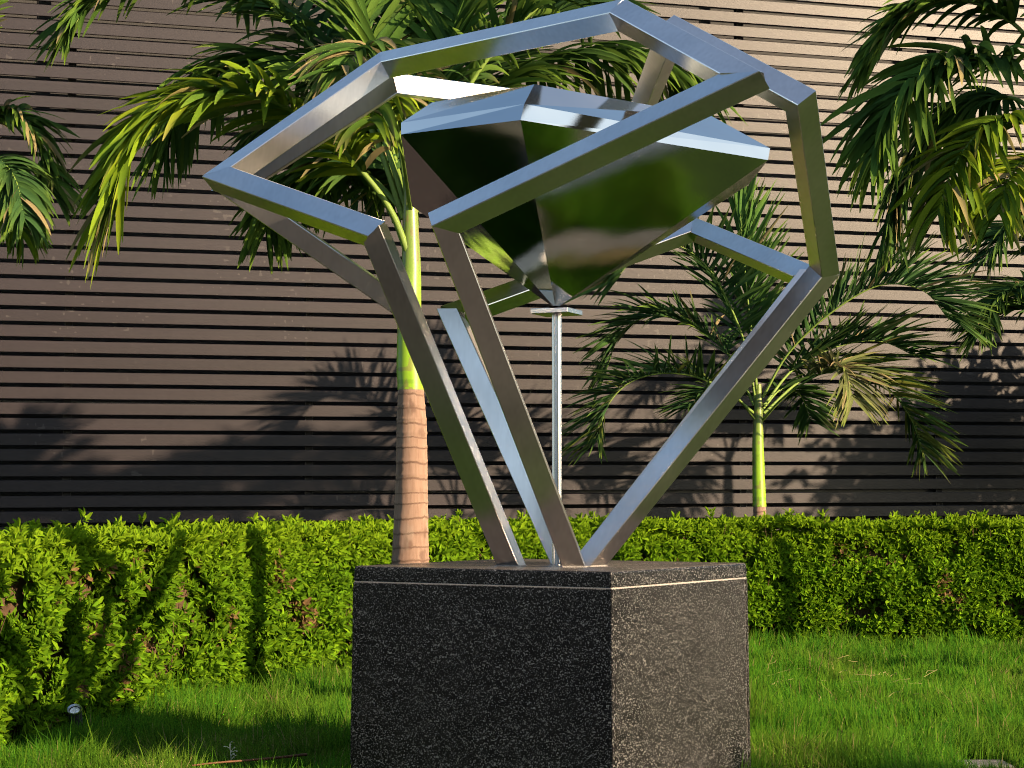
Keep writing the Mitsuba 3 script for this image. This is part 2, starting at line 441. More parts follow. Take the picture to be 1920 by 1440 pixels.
DARKG = [(.035, .080, .026), (.030, .068, .024), (.045, .095, .026)]
GREEN = [(.050, .105, .020), (.040, .085, .022), (.070, .125, .022), (.045, .095, .018)]
YELLOW = [(.13, .20, .012), (.09, .155, .014), (.18, .235, .016), (.055, .105, .016)]


def palm(label, base, trunk, shaft, fronds, seed, stem_col=(.13, .20, .035), shown=300):
    rg = np.random.default_rng(seed)
    t = thing('palm_tree', label, 'palm')
    # trunk: list of (z, radius, x, y)
    def lathe(rows, name, mat, rings=0.0, n=40, m=48):
        rows = np.array(rows, float); zz = np.linspace(0, 1, n); src = np.linspace(0, 1, len(rows))
        r = np.stack([np.interp(zz, src, rows[:, k]) for k in range(4)], 1)
        th = np.linspace(0, 2 * np.pi, m + 1)
        H = (r[:, 0] - r[0, 0])
        rad = r[:, 1] * (1 + rings * np.maximum(0, np.cos(2 * np.pi * (H * 9.2))) ** 6)
        v = np.stack([r[:, 2:3] + rad[:, None] * np.cos(th), r[:, 3:4] + rad[:, None] * np.sin(th), np.repeat(r[:, :1], m + 1, 1)], -1)
        bump = meshkit.fbm(v * np.array([9, 9, 4.]), 3, seed) - .5
        v[..., :2] += (v[..., :2] - r[:, None, 2:4]) * (bump[..., None] * .05)
        v[:, -1] = v[:, 0]
        uv = np.stack(np.broadcast_arrays(th[None] / (2 * np.pi), H[:, None]), -1)
        if name == 'crown_shaft': uv = np.stack(np.broadcast_arrays(th[None] / (2 * np.pi), zz[:, None]), -1)
        i, j = np.meshgrid(np.arange(n - 1), np.arange(m), indexing='ij'); w = m + 1
        q = np.stack([i * w + j, i * w + j + 1, (i + 1) * w + j + 1, (i + 1) * w + j], -1).reshape(-1, 4)
        part(t, name, (v.reshape(-1, 3), q), mat, smooth=True, uv=uv.reshape(-1, 2))
    if trunk: lathe(trunk, 'trunk', 'mat_trunk', .035, n=150)
    if shaft: lathe(shaft, 'crown_shaft', 'mat_shaft')
    allf = []
    for fr in fronds:
        pts = spline(fr['w3'] if 'w3' in fr else [at(*q) for q in fr['c']], 40)
        r0 = fr.get('r', .018)
        key = numbered(t + '__frond')
        tb = tube(pts, np.linspace(r0, .003, 40), 6)
        cst = np.array(fr.get('stem', stem_col)); pc = np.tile(cst, (len(tb.vertices), 1)) * (.8 + .4 * meshkit.noise(tb.vertices * 30, 3))[:, None]
        scene[key] = mikit.ply(tb, 'mat_stem', smooth=True, color=pc)
        lv = leaflets(pts, fr.get('k0', .25), .99, int(fr.get('n', 32) * 2.2), fr.get('L', .6), fr.get('w', .045), fr.get('droop', .5), fr.get('fwd', 38), fr.get('rise', .25),
                      fr.get('cols', GREEN), rg, dry=.55 * fr.get('dry', .05))
        allf += [(key, l) for l in lv]
    # the leaflets that show largest become parts of their own, the rest one part
    def score(l):
        c = l[0].mean(0) - EYE; d = c @ FWD; px = 960 + F_PX * c[0] / d; py = 720 - F_PX * (c @ UP) / d
        return d + (100 if not (-20 < px < 1940 and -20 < py < 1460) else 0)
    order = sorted(range(len(allf)), key=lambda i: score(allf[i][1]))
    single = set(i for i in order[:shown] if score(allf[i][1]) < 100)
    rest = []
    for i, (key, (V, Fc, C)) in enumerate(allf):
        if i in single: part(key, 'leaflet', (V, Fc), 'mat_palm_leaf', smooth=True, color=C)
        else: rest.append((V, Fc, C))
    if rest: part(t, 'leaflet_mass', merge(rest)[:2], 'mat_palm_leaf', smooth=True, color=merge(rest)[2], kind='stuff')
    return t


def merge(items):
    o, V, Fs, C = 0, [], [], []
    for v, f, c in items:
        V.append(v); Fs.append(f + o); C.append(c); o += len(v)
    return np.vstack(V), np.vstack(Fs), np.vstack(C)


# the tall palm behind the plinth
D1 = 15.0
zb = lambda py, d: at(960, py, d)[2]
bx = lambda px, d: (px - 960) * d / F_PX
P1 = dict(trunk=[(-.25, .167, bx(771, D1), D1), (zb(1060, D1), .146, bx(770, D1), D1), (zb(900, D1), .124, bx(772, D1), D1), (zb(800, D1), .118, bx(772, D1), D1), (zb(728, D1), .098, bx(770, D1), D1)],
          shaft=[(zb(731, D1), .103, bx(770, D1), D1), (zb(690, D1), .104, bx(768, D1), D1), (zb(600, D1), .094, bx(767, D1), D1), (zb(500, D1), .076, bx(770, D1), D1), (zb(400, D1), .060, bx(768, D1), D1), (zb(330, D1), .036, bx(766, D1), D1)])
fr1 = [
    dict(c=[(765, 475, 14.97), (735, 400, 14.9), (690, 335, 14.8), (600, 240, 14.5), (480, 180, 14.1), (360, 185, 13.8), (260, 260, 13.6), (205, 400, 13.5)], n=46, L=.80, w=.066, droop=.5, fwd=50, cols=YELLOW, k0=.30, rise=.1, dry=.10, r=.03),
    dict(c=[(757, 410, 15), (690, 230, 15.3), (570, 70, 15.5), (430, -40, 15.5), (290, -50, 15.4), (180, 0, 15.3), (130, 60, 15.2)], n=40, L=.62, w=.055, droop=.55, k0=.32, r=.028),
    dict(c=[(762, 390, 15), (700, 220, 15.3), (600, 130, 15.7), (470, 110, 16.1), (370, 170, 16.3), (300, 280, 16.4)], n=42, L=.80, w=.06, droop=.75, k0=.25, rise=.0, r=.026),
    dict(c=[(765, 380, 15), (740, 220, 15.1), (690, 60, 15.3), (640, -90, 15.5)], n=34, L=.75, w=.06, droop=.35, k0=.3, fwd=48, r=.026),
    dict(c=[(768, 380, 14.9), (760, 240, 14.6), (730, 130, 14.2), (690, 90, 13.7), (640, 130, 13.3)], n=24, L=.62, w=.055, droop=.9, k0=.35, dry=.55, stem=(.30, .25, .12), r=.024),
    dict(c=[(772, 380, 15), (800, 220, 15.1), (850, 60, 15.3), (890, -90, 15.5)], n=34, L=.75, w=.06, droop=.35, k0=.3, fwd=45, r=.026),
    dict(c=[(775, 385, 15), (840, 230, 14.9), (930, 90, 14.8), (1040, -10, 14.8), (1140, -60, 14.9), (1230, -70, 15)], n=40, L=.66, w=.058, droop=.55, k0=.3, r=.028),
    dict(c=[(776, 395, 15), (850, 250, 15.3), (950, 150, 15.6), (1080, 100, 15.9), (1200, 105, 16.1), (1300, 165, 16.3)], n=44, L=.80, w=.06, droop=.85, k0=.25, rise=.0, r=.028),
    dict(c=[(776, 400, 15), (860, 290, 15.6), (960, 250, 16.2), (1060, 270, 16.6), (1130, 340, 16.8)], n=36, L=.75, w=.06, droop=.85, k0=.3, rise=0, r=.026),
    dict(c=[(760, 400, 15), (690, 330, 15.5), (610, 310, 16), (540, 350, 16.4), (500, 430, 16.6)], n=34, L=.62, w=.055, droop=.9, k0=.3, rise=0, r=.024),
    dict(c=[(770, 390, 14.95), (755, 290, 14.4), (735, 205, 13.9), (712, 185, 13.5), (695, 225, 13.2)], n=18, L=.55, w=.055, droop=1.1, k0=.3, cols=YELLOW, dry=.3, r=.022),
]
fr1 += [
    dict(c=[(768, 390, 15.1), (790, 200, 15.6), (780, 40, 16.0), (740, -80, 16.3)], n=34, L=.85, w=.06, droop=.3, k0=.22, fwd=42, cols=DARKG, r=.024),
    dict(c=[(764, 390, 15.1), (720, 240, 15.7), (640, 110, 16.2), (540, 20, 16.6), (440, 0, 16.9)], n=38, L=.9, w=.06, droop=.6, k0=.2, cols=DARKG, r=.024),
    dict(c=[(774, 390, 15.1), (830, 230, 15.7), (920, 120, 16.2), (1020, 40, 16.6), (1120, 20, 16.9)], n=38, L=.9, w=.06, droop=.6, k0=.2, cols=DARKG, r=.024),
    dict(c=[(770, 400, 15.2), (770, 330, 16.0), (745, 290, 16.7), (700, 290, 17.2), (660, 340, 17.5)], n=34, L=.85, w=.055, droop=.9, k0=.2, rise=0, cols=DARKG, r=.022),
    dict(c=[(770, 400, 15.2), (790, 320, 16.0), (830, 270, 16.6), (890, 270, 17.1), (930, 330, 17.4)], n=34, L=.85, w=.055, droop=.9, k0=.2, rise=0, cols=DARKG, r=.022),
    dict(c=[(760, 400, 15.0), (720, 300, 15.4), (660, 230, 15.9), (590, 210, 16.3), (520, 240, 16.6)], n=36, L=.85, w=.055, droop=.8, k0=.2, rise=0, cols=DARKG, r=.022)]
palm('tall palm behind the plinth with a ringed tan trunk and bright green crownshaft', None, P1['trunk'], P1['shaft'], fr1, 21)

# the small palm by the fence
D2 = 24.5
tr2 = [(-.25, .10, bx(1424, D2), D2), (zb(1000, D2), .088, bx(1424, D2), D2), (zb(948, D2), .080, bx(1423, D2), D2)]
sh2 = [(zb(950, D2), .088, bx(1423, D2), D2), (zb(900, D2), .080, bx(1422, D2), D2), (zb(830, D2), .072, bx(1421, D2), D2), (zb(780, D2), .058, bx(1422, D2), D2), (zb(720, D2), .035, bx(1423, D2), D2)]
fr2 = [
    dict(c=[(1420, 740, 24.5), (1408, 620, 24.4), (1396, 500, 24.3), (1388, 400, 24.2)], n=30, L=.95, w=0.050, droop=0.04, fwd=66, k0=.30, rise=0.40, cols=[(.05, .11, .025), (.06, .13, .03)], r=.022),
    dict(c=[(1416, 750, 24.5), (1395, 640, 24.3), (1340, 520, 24.0), (1275, 462, 23.8), (1205, 470, 23.6), (1150, 530, 23.5)], n=36, L=.95, w=0.050, droop=0.17, k0=.22, fwd=42, rise=0.40, cols=DARKG, r=.02),
    dict(c=[(1414, 760, 24.5), (1370, 670, 24.7), (1300, 612, 24.9), (1225, 592, 25.0), (1165, 625, 25.1), (1135, 700, 25.1)], n=36, L=.85, w=0.043, droop=0.25, k0=.2, rise=0.30, cols=DARKG, r=.02),
    dict(c=[(1414, 775, 24.5), (1350, 725, 24.1), (1270, 700, 23.8), (1190, 712, 23.5), (1140, 760, 23.4), (1120, 830, 23.3)], n=36, L=.8, w=0.040, droop=0.18, k0=.2, rise=0.45, cols=DARKG + [(.10, .13, .03)], r=.02),
    dict(c=[(1430, 745, 24.5), (1480, 660, 24.4), (1560, 585, 24.2), (1650, 535, 24.1), (1730, 545, 24.0), (1780, 600, 23.9)], n=38, L=1.0, w=0.047, droop=0.15, k0=.2, rise=0.55, fwd=42, cols=DARKG, r=.02),
    dict(c=[(1432, 760, 24.5), (1490, 690, 24.8), (1570, 650, 25.0), (1650, 640, 25.1), (1720, 670, 25.2)], n=32, L=.85, w=0.043, droop=0.17, k0=.22, rise=0.50, cols=DARKG, r=.02),
    dict(c=[(1432, 775, 24.5), (1500, 715, 24.8), (1575, 685, 25.1), (1650, 715, 25.4), (1705, 780, 25.6), (1730, 850, 25.7)], n=40, L=.85, w=0.040, droop=0.25, k0=.2, rise=0.35, cols=DARKG + [(.10, .13, .03), (.13, .15, .03)], r=.02),
    dict(c=[(1428, 790, 24.5), (1470, 745, 24.1), (1530, 705, 23.7), (1580, 690, 23.4), (1600, 750, 23.2)], n=24, L=.7, w=0.043, droop=0.33, k0=.5, cols=[(.12, .14, .05), (.10, .11, .05)], dry=.3, r=.018),
    dict(c=[(1418, 790, 24.5), (1380, 745, 24.2), (1330, 735, 23.9), (1290, 765, 23.7)], n=20, L=.6, w=0.040, droop=0.26, k0=.3, cols=DARKG, r=.016),
    dict(c=[(1428, 770, 24.5), (1465, 730, 24.8), (1500, 740, 25.1), (1520, 790, 25.3)], n=20, L=.6, w=0.040, droop=0.26, k0=.3, cols=DARKG, r=.016),
]
palm('short young palm growing behind the right hedge with a slim yellow-green stem', None, tr2, sh2, fr2, 33)

# palms beside the frame, their crowns reaching into it
D3 = 17.5
tr3 = [(-.25, .16, bx(1990, D3), D3), (zb(700, D3), .12, bx(1990, D3), D3)]
sh3 = [(zb(702, D3), .11, bx(1990, D3), D3), (zb(420, D3), .07, bx(1988, D3), D3), (zb(320, D3), .04, bx(1986, D3), D3)]
fr3 = [
    dict(c=[(1985, 350, 17.5), (1930, 160, 17.3), (1850, 112, 17.1), (1770, 115, 16.9), (1690, 175, 16.7), (1645, 280, 16.6)], n=40, L=.92, w=.075, droop=.65, k0=.28, rise=.1, cols=GREEN, r=.028),
    dict(c=[(1985, 360, 17.5), (1925, 200, 17.8), (1840, 190, 18.1), (1760, 230, 18.3), (1700, 320, 18.4), (1670, 420, 18.4)], n=40, L=.88, w=.06, droop=.85, k0=.28, rise=.0, cols=DARKG, r=.028),
    dict(c=[(1985, 370, 17.5), (1950, 250, 17.2), (1895, 225, 16.9), (1835, 250, 16.7), (1785, 320, 16.5), (1760, 400, 16.4)], n=36, L=.72, w=.065, droop=.75, k0=.3, cols=YELLOW, rise=.1, dry=.15, r=.026),
    dict(c=[(1985, 340, 17.5), (1940, 100, 17.5), (1860, 20, 17.5), (1770, 0, 17.5), (1690, 40, 17.5), (1640, 110, 17.5)], n=38, L=.75, w=.065, droop=.5, k0=.3, cols=GREEN, r=.026),
    dict(c=[(1985, 340, 17.5), (1960, 60, 17.6), (1900, -60, 17.7), (1800, -110, 17.8)], n=34, L=.85, w=.065, droop=.5, k0=.3, cols=GREEN, r=.026),
    dict(c=[(1990, 340, 17.5), (2040, 180, 17.3), (2120, 110, 17.2), (2220, 150, 17.1)], n=34, L=.85, w=.065, droop=.6, k0=.3, r=.026),
    dict(c=[(1990, 360, 17.5), (2060, 260, 17.8), (2140, 250, 18.1), (2220, 340, 18.3)], n=34, L=.85, w=.065, droop=.7, k0=.3, r=.026),
    dict(c=[(1985, 380, 17.5), (1960, 310, 17.0), (1925, 300, 16.6), (1890, 340, 16.3), (1875, 400, 16.2)], n=26, L=.6, w=.06, droop=.9, k0=.3, cols=YELLOW, dry=.2, r=.024),
]
palm('palm crown with drooping yellow-lit fronds reaching in at the upper right edge', None, tr3, sh3, fr3, 44)

D4 = 25.5
tr4 = [(-.25, .10, bx(2010, D4), D4), (zb(760, D4), .08, bx(2010, D4), D4)]
sh4 = [(zb(762, D4), .08, bx(2010, D4), D4), (zb(640, D4), .06, bx(2010, D4), D4), (zb(600, D4), .03, bx(2010, D4), D4)]
fr4 = [
    dict(c=[(2010, 610, 25.5), (1985, 500, 25.4), (1940, 440, 25.3), (1890, 435, 25.2), (1855, 480, 25.1)], n=36, L=.8, w=.045, droop=.6, k0=.25, cols=DARKG),
    dict(c=[(2010, 620, 25.5), (1970, 560, 25.2), (1915, 540, 25.0), (1865, 570, 24.8), (1840, 620, 24.7)], n=36, L=.75, w=.045, droop=.45, k0=.25, cols=DARKG),
    dict(c=[(2010, 625, 25.5), (1970, 590, 25.8), (1910, 580, 26), (1850, 600, 26.1)], n=36, L=.75, w=.045, droop=.3, k0=.25, rise=.3, cols=DARKG),
    dict(c=[(2012, 620, 25.5), (2050, 520, 25.5), (2110, 470, 25.5), (2180, 520, 25.5)], n=34, L=.75, w=.05, droop=.6, k0=.25, cols=DARKG),
    dict(c=[(2012, 610, 25.5), (2012, 500, 25.6), (2000, 390, 25.7), (1980, 310, 25.8)], n=34, L=.75, w=.05, droop=.3, k0=.25, cols=DARKG),
    dict(c=[(2012, 630, 25.5), (2050, 590, 24.9), (2100, 600, 24.5), (2140, 660, 24.2)], n=34, L=.75, w=.05, droop=.6, k0=.25, cols=DARKG),
]
palm('dark palm fronds by the fence at the right edge below the larger crown', None, tr4, sh4, fr4, 55)

for k, (x, y, zc) in enumerate([(12.2, 25.8, 4.4), (9.0, 17.4, 6.8), (8.6, 15.0, 7.2)]):
    fs = []
    for q in range(11):
        a = q * 2.4; R_ = 1.7; fs.append(dict(w3=[(x + R_ * f * math.cos(a), y + R_ * f * math.sin(a), zc - .5 + 1.1 * f * (1.9 - 1.6 * f)) for f in (.02, .25, .5, .75, 1)], n=26, L=.75, w=.05, droop=.5, k0=.2, cols=DARKG))
    palm(('palm just beyond the right edge next to the fence', 'tall palm beyond the right edge level with the hedge', 'tall palm beyond the right edge out on the lawn')[k], None, [(-.25, .1, x, y), (zc - 1.3, .08, x, y)], [(zc - 1.3, .08, x, y), (zc - .4, .04, x, y)], fs, 70 + k, shown=0)

D5 = 17.0
tr5 = [(-.25, .16, bx(-95, D5), D5), (zb(620, D5), .12, bx(-95, D5), D5)]
sh5 = [(zb(622, D5), .11, bx(-95, D5), D5), (zb(440, D5), .07, bx(-93, D5), D5), (zb(370, D5), .04, bx(-92, D5), D5)]
fr5 = [
    dict(c=[(-90, 390, 17), (-60, 270, 17), (-10, 215, 17), (40, 225, 16.9), (80, 290, 16.9), (95, 360, 16.8)], n=34, L=.55, w=.055, droop=.7, k0=.25, dry=.15),
    dict(c=[(-90, 400, 17), (-50, 320, 16.7), (-5, 300, 16.4), (30, 340, 16.2), (45, 410, 16.1)], n=34, L=.5, w=.05, droop=.9, k0=.25, cols=DARKG),
    dict(c=[(-90, 410, 17), (-60, 360, 17.3), (-20, 350, 17.6), (20, 390, 17.8), (40, 440, 17.9)], n=30, L=.5, w=.05, droop=.9, k0=.25, cols=YELLOW),
    dict(c=[(-95, 390, 17), (-130, 250, 17), (-200, 180, 17), (-290, 230, 17)], n=30, L=.6, w=.06, droop=.6, k0=.25),
    dict(c=[(-95, 390, 17), (-95, 220, 17.2), (-70, 90, 17.3), (-60, 20, 17.4)], n=30, L=.5, w=.06, droop=.3, k0=.3),
    dict(c=[(-95, 400, 17), (-140, 330, 16.6), (-200, 330, 16.3), (-250, 420, 16.1)], n=30, L=.6, w=.06, droop=.8, k0=.25),
]
palm('palm fronds drooping in at the left edge of the picture', None, tr5, sh5, fr5, 66)

# ---------------------------------------------------------------- hedges
HP = np.array([[-4.3, 9.6], [-3.75, 11.0], [-3.29, 12.33], [-2.68, 14.4], [-1.38, 17.5], [.4, 19.7], [2.64, 21.45], [5.87, 21.9], [9.5, 22.2]])
HS = spline(np.hstack([HP, np.zeros((len(HP), 1))]), 200)[:, :2]
seg = np.r_[0, np.cumsum(np.linalg.norm(np.diff(HS, axis=0), axis=1))]
HT = unit(np.gradient(HS, axis=0)); HN = np.stack([HT[:, 1], -HT[:, 0]], 1)          # towards the lawn


def hedge_at(s):
    return (np.stack([np.interp(s, seg, HS[:, k]) for k in (0, 1)], -1), unit(np.stack([np.interp(s, seg, HN[:, k]) for k in (0, 1)], -1)))


def hedge(label, s0, s1, H, depth, n_front, n_top, leaf, seed, cols):
    rg = np.random.default_rng(seed)
    key = thing('hedge', label, 'hedge')
    def cluster_points(n, topside):
        s = rg.uniform(s0, s1, n); p, nn = hedge_at(s)
        if topside:
            dp = rg.uniform(.02, depth, n); z = np.full(n, H); N = np.stack([nn[:, 0] * .15, nn[:, 1] * .15, np.ones(n)], 1)
        else:
            dp = np.zeros(n); z = GZ + (H - GZ) * (rg.random(n) ** .92) + .02; N = np.stack([nn[:, 0], nn[:, 1], .38 + 0 * z], 1)
        lump = meshkit.fbm(np.stack([s * 2.6, z * 3.2, 0 * s + seed], 1), 3, seed)
        hole = meshkit.noise(np.stack([s * 3.4, z * 3.4, 0 * s + 9], 1), seed + 3)
        if topside:
            z = z + (lump - .5) * .10 + rg.exponential(.018, n)
        else:
            rnd = np.clip((z - (H - .14)) / .14, 0, 1)
            dp = (lump - .5) * .20 + rg.exponential(.05, n) * 1.0 + rnd ** 2 * .12
            dp = dp + np.clip(.25 + GZ - z, 0, 1) * .25
            keep = (hole < .68) | (rg.random(n) < .25) | (z > H * .8); dp = dp + (hole > .60) * .12
            s, p, nn, z, N, dp = [a[keep] for a in (s, p, nn, z, N, dp)]
        P = np.stack([p[:, 0] - nn[:, 0] * dp, p[:, 1] - nn[:, 1] * dp, z], 1)
        return P, unit(N), z, s
    Ps, Ns, zs, ss = [np.concatenate(a) for a in zip(cluster_points(n_front, False), cluster_points(n_top, True))]
    # taller shoots on top
    m = int((s1 - s0) * 7); s = rg.uniform(s0, s1, m); p, nn = hedge_at(s); dp = rg.uniform(0, depth * .6, m)
    hh = rg.exponential(.045, m).clip(0, .2)
    stems = []
    for i in range(m):
        q = np.array([p[i, 0] - nn[i, 0] * dp[i], p[i, 1] - nn[i, 1] * dp[i], H])
        k = 2 + int(hh[i] / .04)
        lean = rg.normal(size=2) * .15
        tops = [q + np.array([lean[0] * t_, lean[1] * t_, t_]) for t_ in np.linspace(.02, .04 + hh[i], k)]
        Ps = np.vstack([Ps, tops]); Ns = np.vstack([Ns, np.tile([lean[0], lean[1], 1.0], (k, 1))]); zs = np.r_[zs, np.full(k, H)]; ss = np.r_[ss, np.full(k, s[i])]
        stems.append(tube(np.array([q - [0, 0, .08], tops[-1]]), .003, 4, cap=False))
    per = 7; n = len(Ps)
    Pn = np.repeat(Ps, per, 0); Nn = unit(np.repeat(unit(Ns + rg.normal(size=Ns.shape) * .45), per, 0)); zz = np.repeat(zs, per)
    a = unit(np.cross(Nn, rg.normal(size=Nn.shape))); th = np.tile(np.arange(per) * 2.4, n) + np.repeat(rg.uniform(0, 6.28, n), per)
    b0 = np.repeat(unit(np.cross(Ns, [.31, .52, .79])), per, 0); b1 = np.cross(Nn, b0)
    rad = b0 * np.cos(th)[:, None] + b1 * np.sin(th)[:, None]
    op = rg.uniform(.25, 1.15, len(th))[:, None]
    D = unit(Nn * (1.15 - op * .75) + rad * op + np.array([0, 0, .12]) + rg.normal(size=rad.shape) * .15)
    L = (leaf * rg.uniform(.6, 1.3, len(th)) * np.where(zz > H * .85, .92, 1.0))[:, None]
    W = L * rg.uniform(.30, .42, len(th))[:, None] * .5
    side = unit(np.cross(D, Nn + rg.normal(size=Nn.shape) * .35)); up = np.cross(side, D)
    B = Pn + D * .006 + rg.normal(size=D.shape) * .008
    V = np.stack([B, B + D * L * .45 + side * W + up * W * .45, B + D * L * .5 - up * W * .1, B + D * L * .45 - side * W + up * W * .45, B + D * L - up * L * .10,
                  B + D * L * .8 + side * W * .7 + up * W * .2, B + D * L * .8 - side * W * .7 + up * W * .2], 1)
    fc = np.array([[0, 1, 2], [0, 2, 3], [1, 5, 2], [2, 5, 4], [2, 4, 6], [2, 6, 3]])
    cc = np.array(cols)[rg.integers(len(cols), size=len(th))] * rg.uniform(.7, 1.3, len(th))[:, None]
    young = np.clip((zz - H * .72) / (H * .28), 0, 1)[:, None] * rg.uniform(.2, 1, len(th))[:, None]  # young growth near the top, with sun on the upper edges painted in
    cc = cc * (1 - young) + np.array([.18, .285, .012]) * young
    dn = np.repeat(meshkit.noise(np.stack([ss * 5, zs * 5, 0 * ss], 1), seed + 20), per)
    dead = (dn > .89) & (zz < H * .85) & (rg.random(len(th)) < .6)
    cc[dead] = np.array([.20, .125, .06]) * rg.uniform(.5, 1.3, dead.sum())[:, None]
    C = np.repeat(cc[:, None], 7, 1)
    d = (V[:, 2] - EYE) @ FWD; px = 960 + F_PX * V[:, 2, 0] / d; py = 720 - F_PX * ((V[:, 2] - EYE) @ UP) / d
    ok = (px > 5) & (px < 1915) & (py < 1435) & ~((px > 650) & (px < 1410) & (py > 1050))
    outer = np.einsum('ij,ij->i', D, Nn) > .3
    big = np.where(ok & outer & ~dead, L[:, 0] / d, 0); top300 = np.argsort(-big)[:300]
    single = np.zeros(len(th), bool); single[top300] = True
    for i in np.nonzero(single)[0]: part(key, 'leaf', (V[i], fc), 'mat_leaf', color=C[i])
    r = ~single; nr = r.sum()
    part(key, 'foliage', (V[r].reshape(-1, 3), (fc[None] + (np.arange(nr) * 7)[:, None, None]).reshape(-1, 3)), 'mat_leaf', color=C[r].reshape(-1, 3), kind='stuff')
    # woody inside: a dark lumpy body of packed twigs, and single twigs
    ns, nz = int((s1 - s0) * 14), 14
    S_, Q = np.meshgrid(np.linspace(s0, s1, ns), np.linspace(0, 1, nz), indexing='ij')
    prof = np.array([(.30, 0), (.24, .3), (.20, .6), (.18, 1.0), (.20, 1.2), (.28, 1.285), (.55, 1.29), (.75, 1.27), (.85, 1.2), (.88, .8), (.88, .5), (.88, .3), (.88, .1), (.88, 0)])
    dp, z = prof[:, 0][None] * np.ones((ns, 1)), prof[:, 1][None] * np.ones((ns, 1)); z = GZ - .03 + z / 1.29 * (H - .0 - GZ)
    dp = dp * depth / .9 + (meshkit.fbm(np.stack([S_ * 5, z * 6, dp * 3], -1), 3, seed) - .5) * .16
    p, nn = hedge_at(S_)
    Vb = np.stack([p[..., 0] - nn[..., 0] * dp, p[..., 1] - nn[..., 1] * dp, z], -1)
    ii = np.arange(ns * nz).reshape(ns, nz)
    qd = np.stack([ii[:-1, :-1], ii[1:, :-1], ii[1:, 1:], ii[:-1, 1:]], -1).reshape(-1, 4)
    part(key, 'woody_core', (Vb.reshape(-1, 3), qd), 'mat_twig', smooth=True)
    for i in range(int((s1 - s0) * 22)):
        s = rg.uniform(s0, s1); p, nn = hedge_at(np.array([s])); q = np.array([p[0, 0], p[0, 1], 0]) - np.array([nn[0, 0], nn[0, 1], 0]) * rg.uniform(.2, .45)
        e = q + np.array([nn[0, 0] * .10, nn[0, 1] * .10, 0]) + rg.normal(size=3) * .08; e[2] = rg.uniform(.4, 1.2)
        q[2] = GZ - .03
        stems.append(tube(spline([q, (q + e) / 2 + rg.normal(size=3) * .04, e], 6), np.linspace(.008, .003, 6), 4, cap=False))
    part(key, 'stems', trimesh.util.concatenate(stems), 'mat_twig', kind='stuff')


HCOL = [(.11, .225, .009), (.090, .19, .009), (.14, .25, .010), (.070, .145, .009)]
s_split = np.interp(17.9, HS[:, 1], seg)
hedge('clipped leafy hedge curving forward on the left of the plinth, partly shaded', 0.0, s_split, 1.19, .9, 8600, 3000, .080, 5, HCOL)
hedge('sunlit clipped leafy hedge running along the fence on the right of the plinth', s_split, seg[-1], 1.18, .9, 12500, 4800, .088, 6, HCOL)

# ---------------------------------------------------------------- grass
def in_plinth(x, y, m=.0):
    q = np.stack([x, y], -1) - PN[:2]; a, b = q @ -PA[:2], q @ PB[:2]
    return (a > -m) & (a < PW + m) & (b > -m) & (b < PW + m)


def front_of_hedge(x, y):
    from scipy.spatial import cKDTree
    k = cKDTree(HS).query(np.stack([x, y], -1))[1]
    return ((np.stack([x, y], -1) - HS[k]) * HN[k]).sum(-1) > -.10


PAVER = at(1842, 1424, 11.9)[:2]


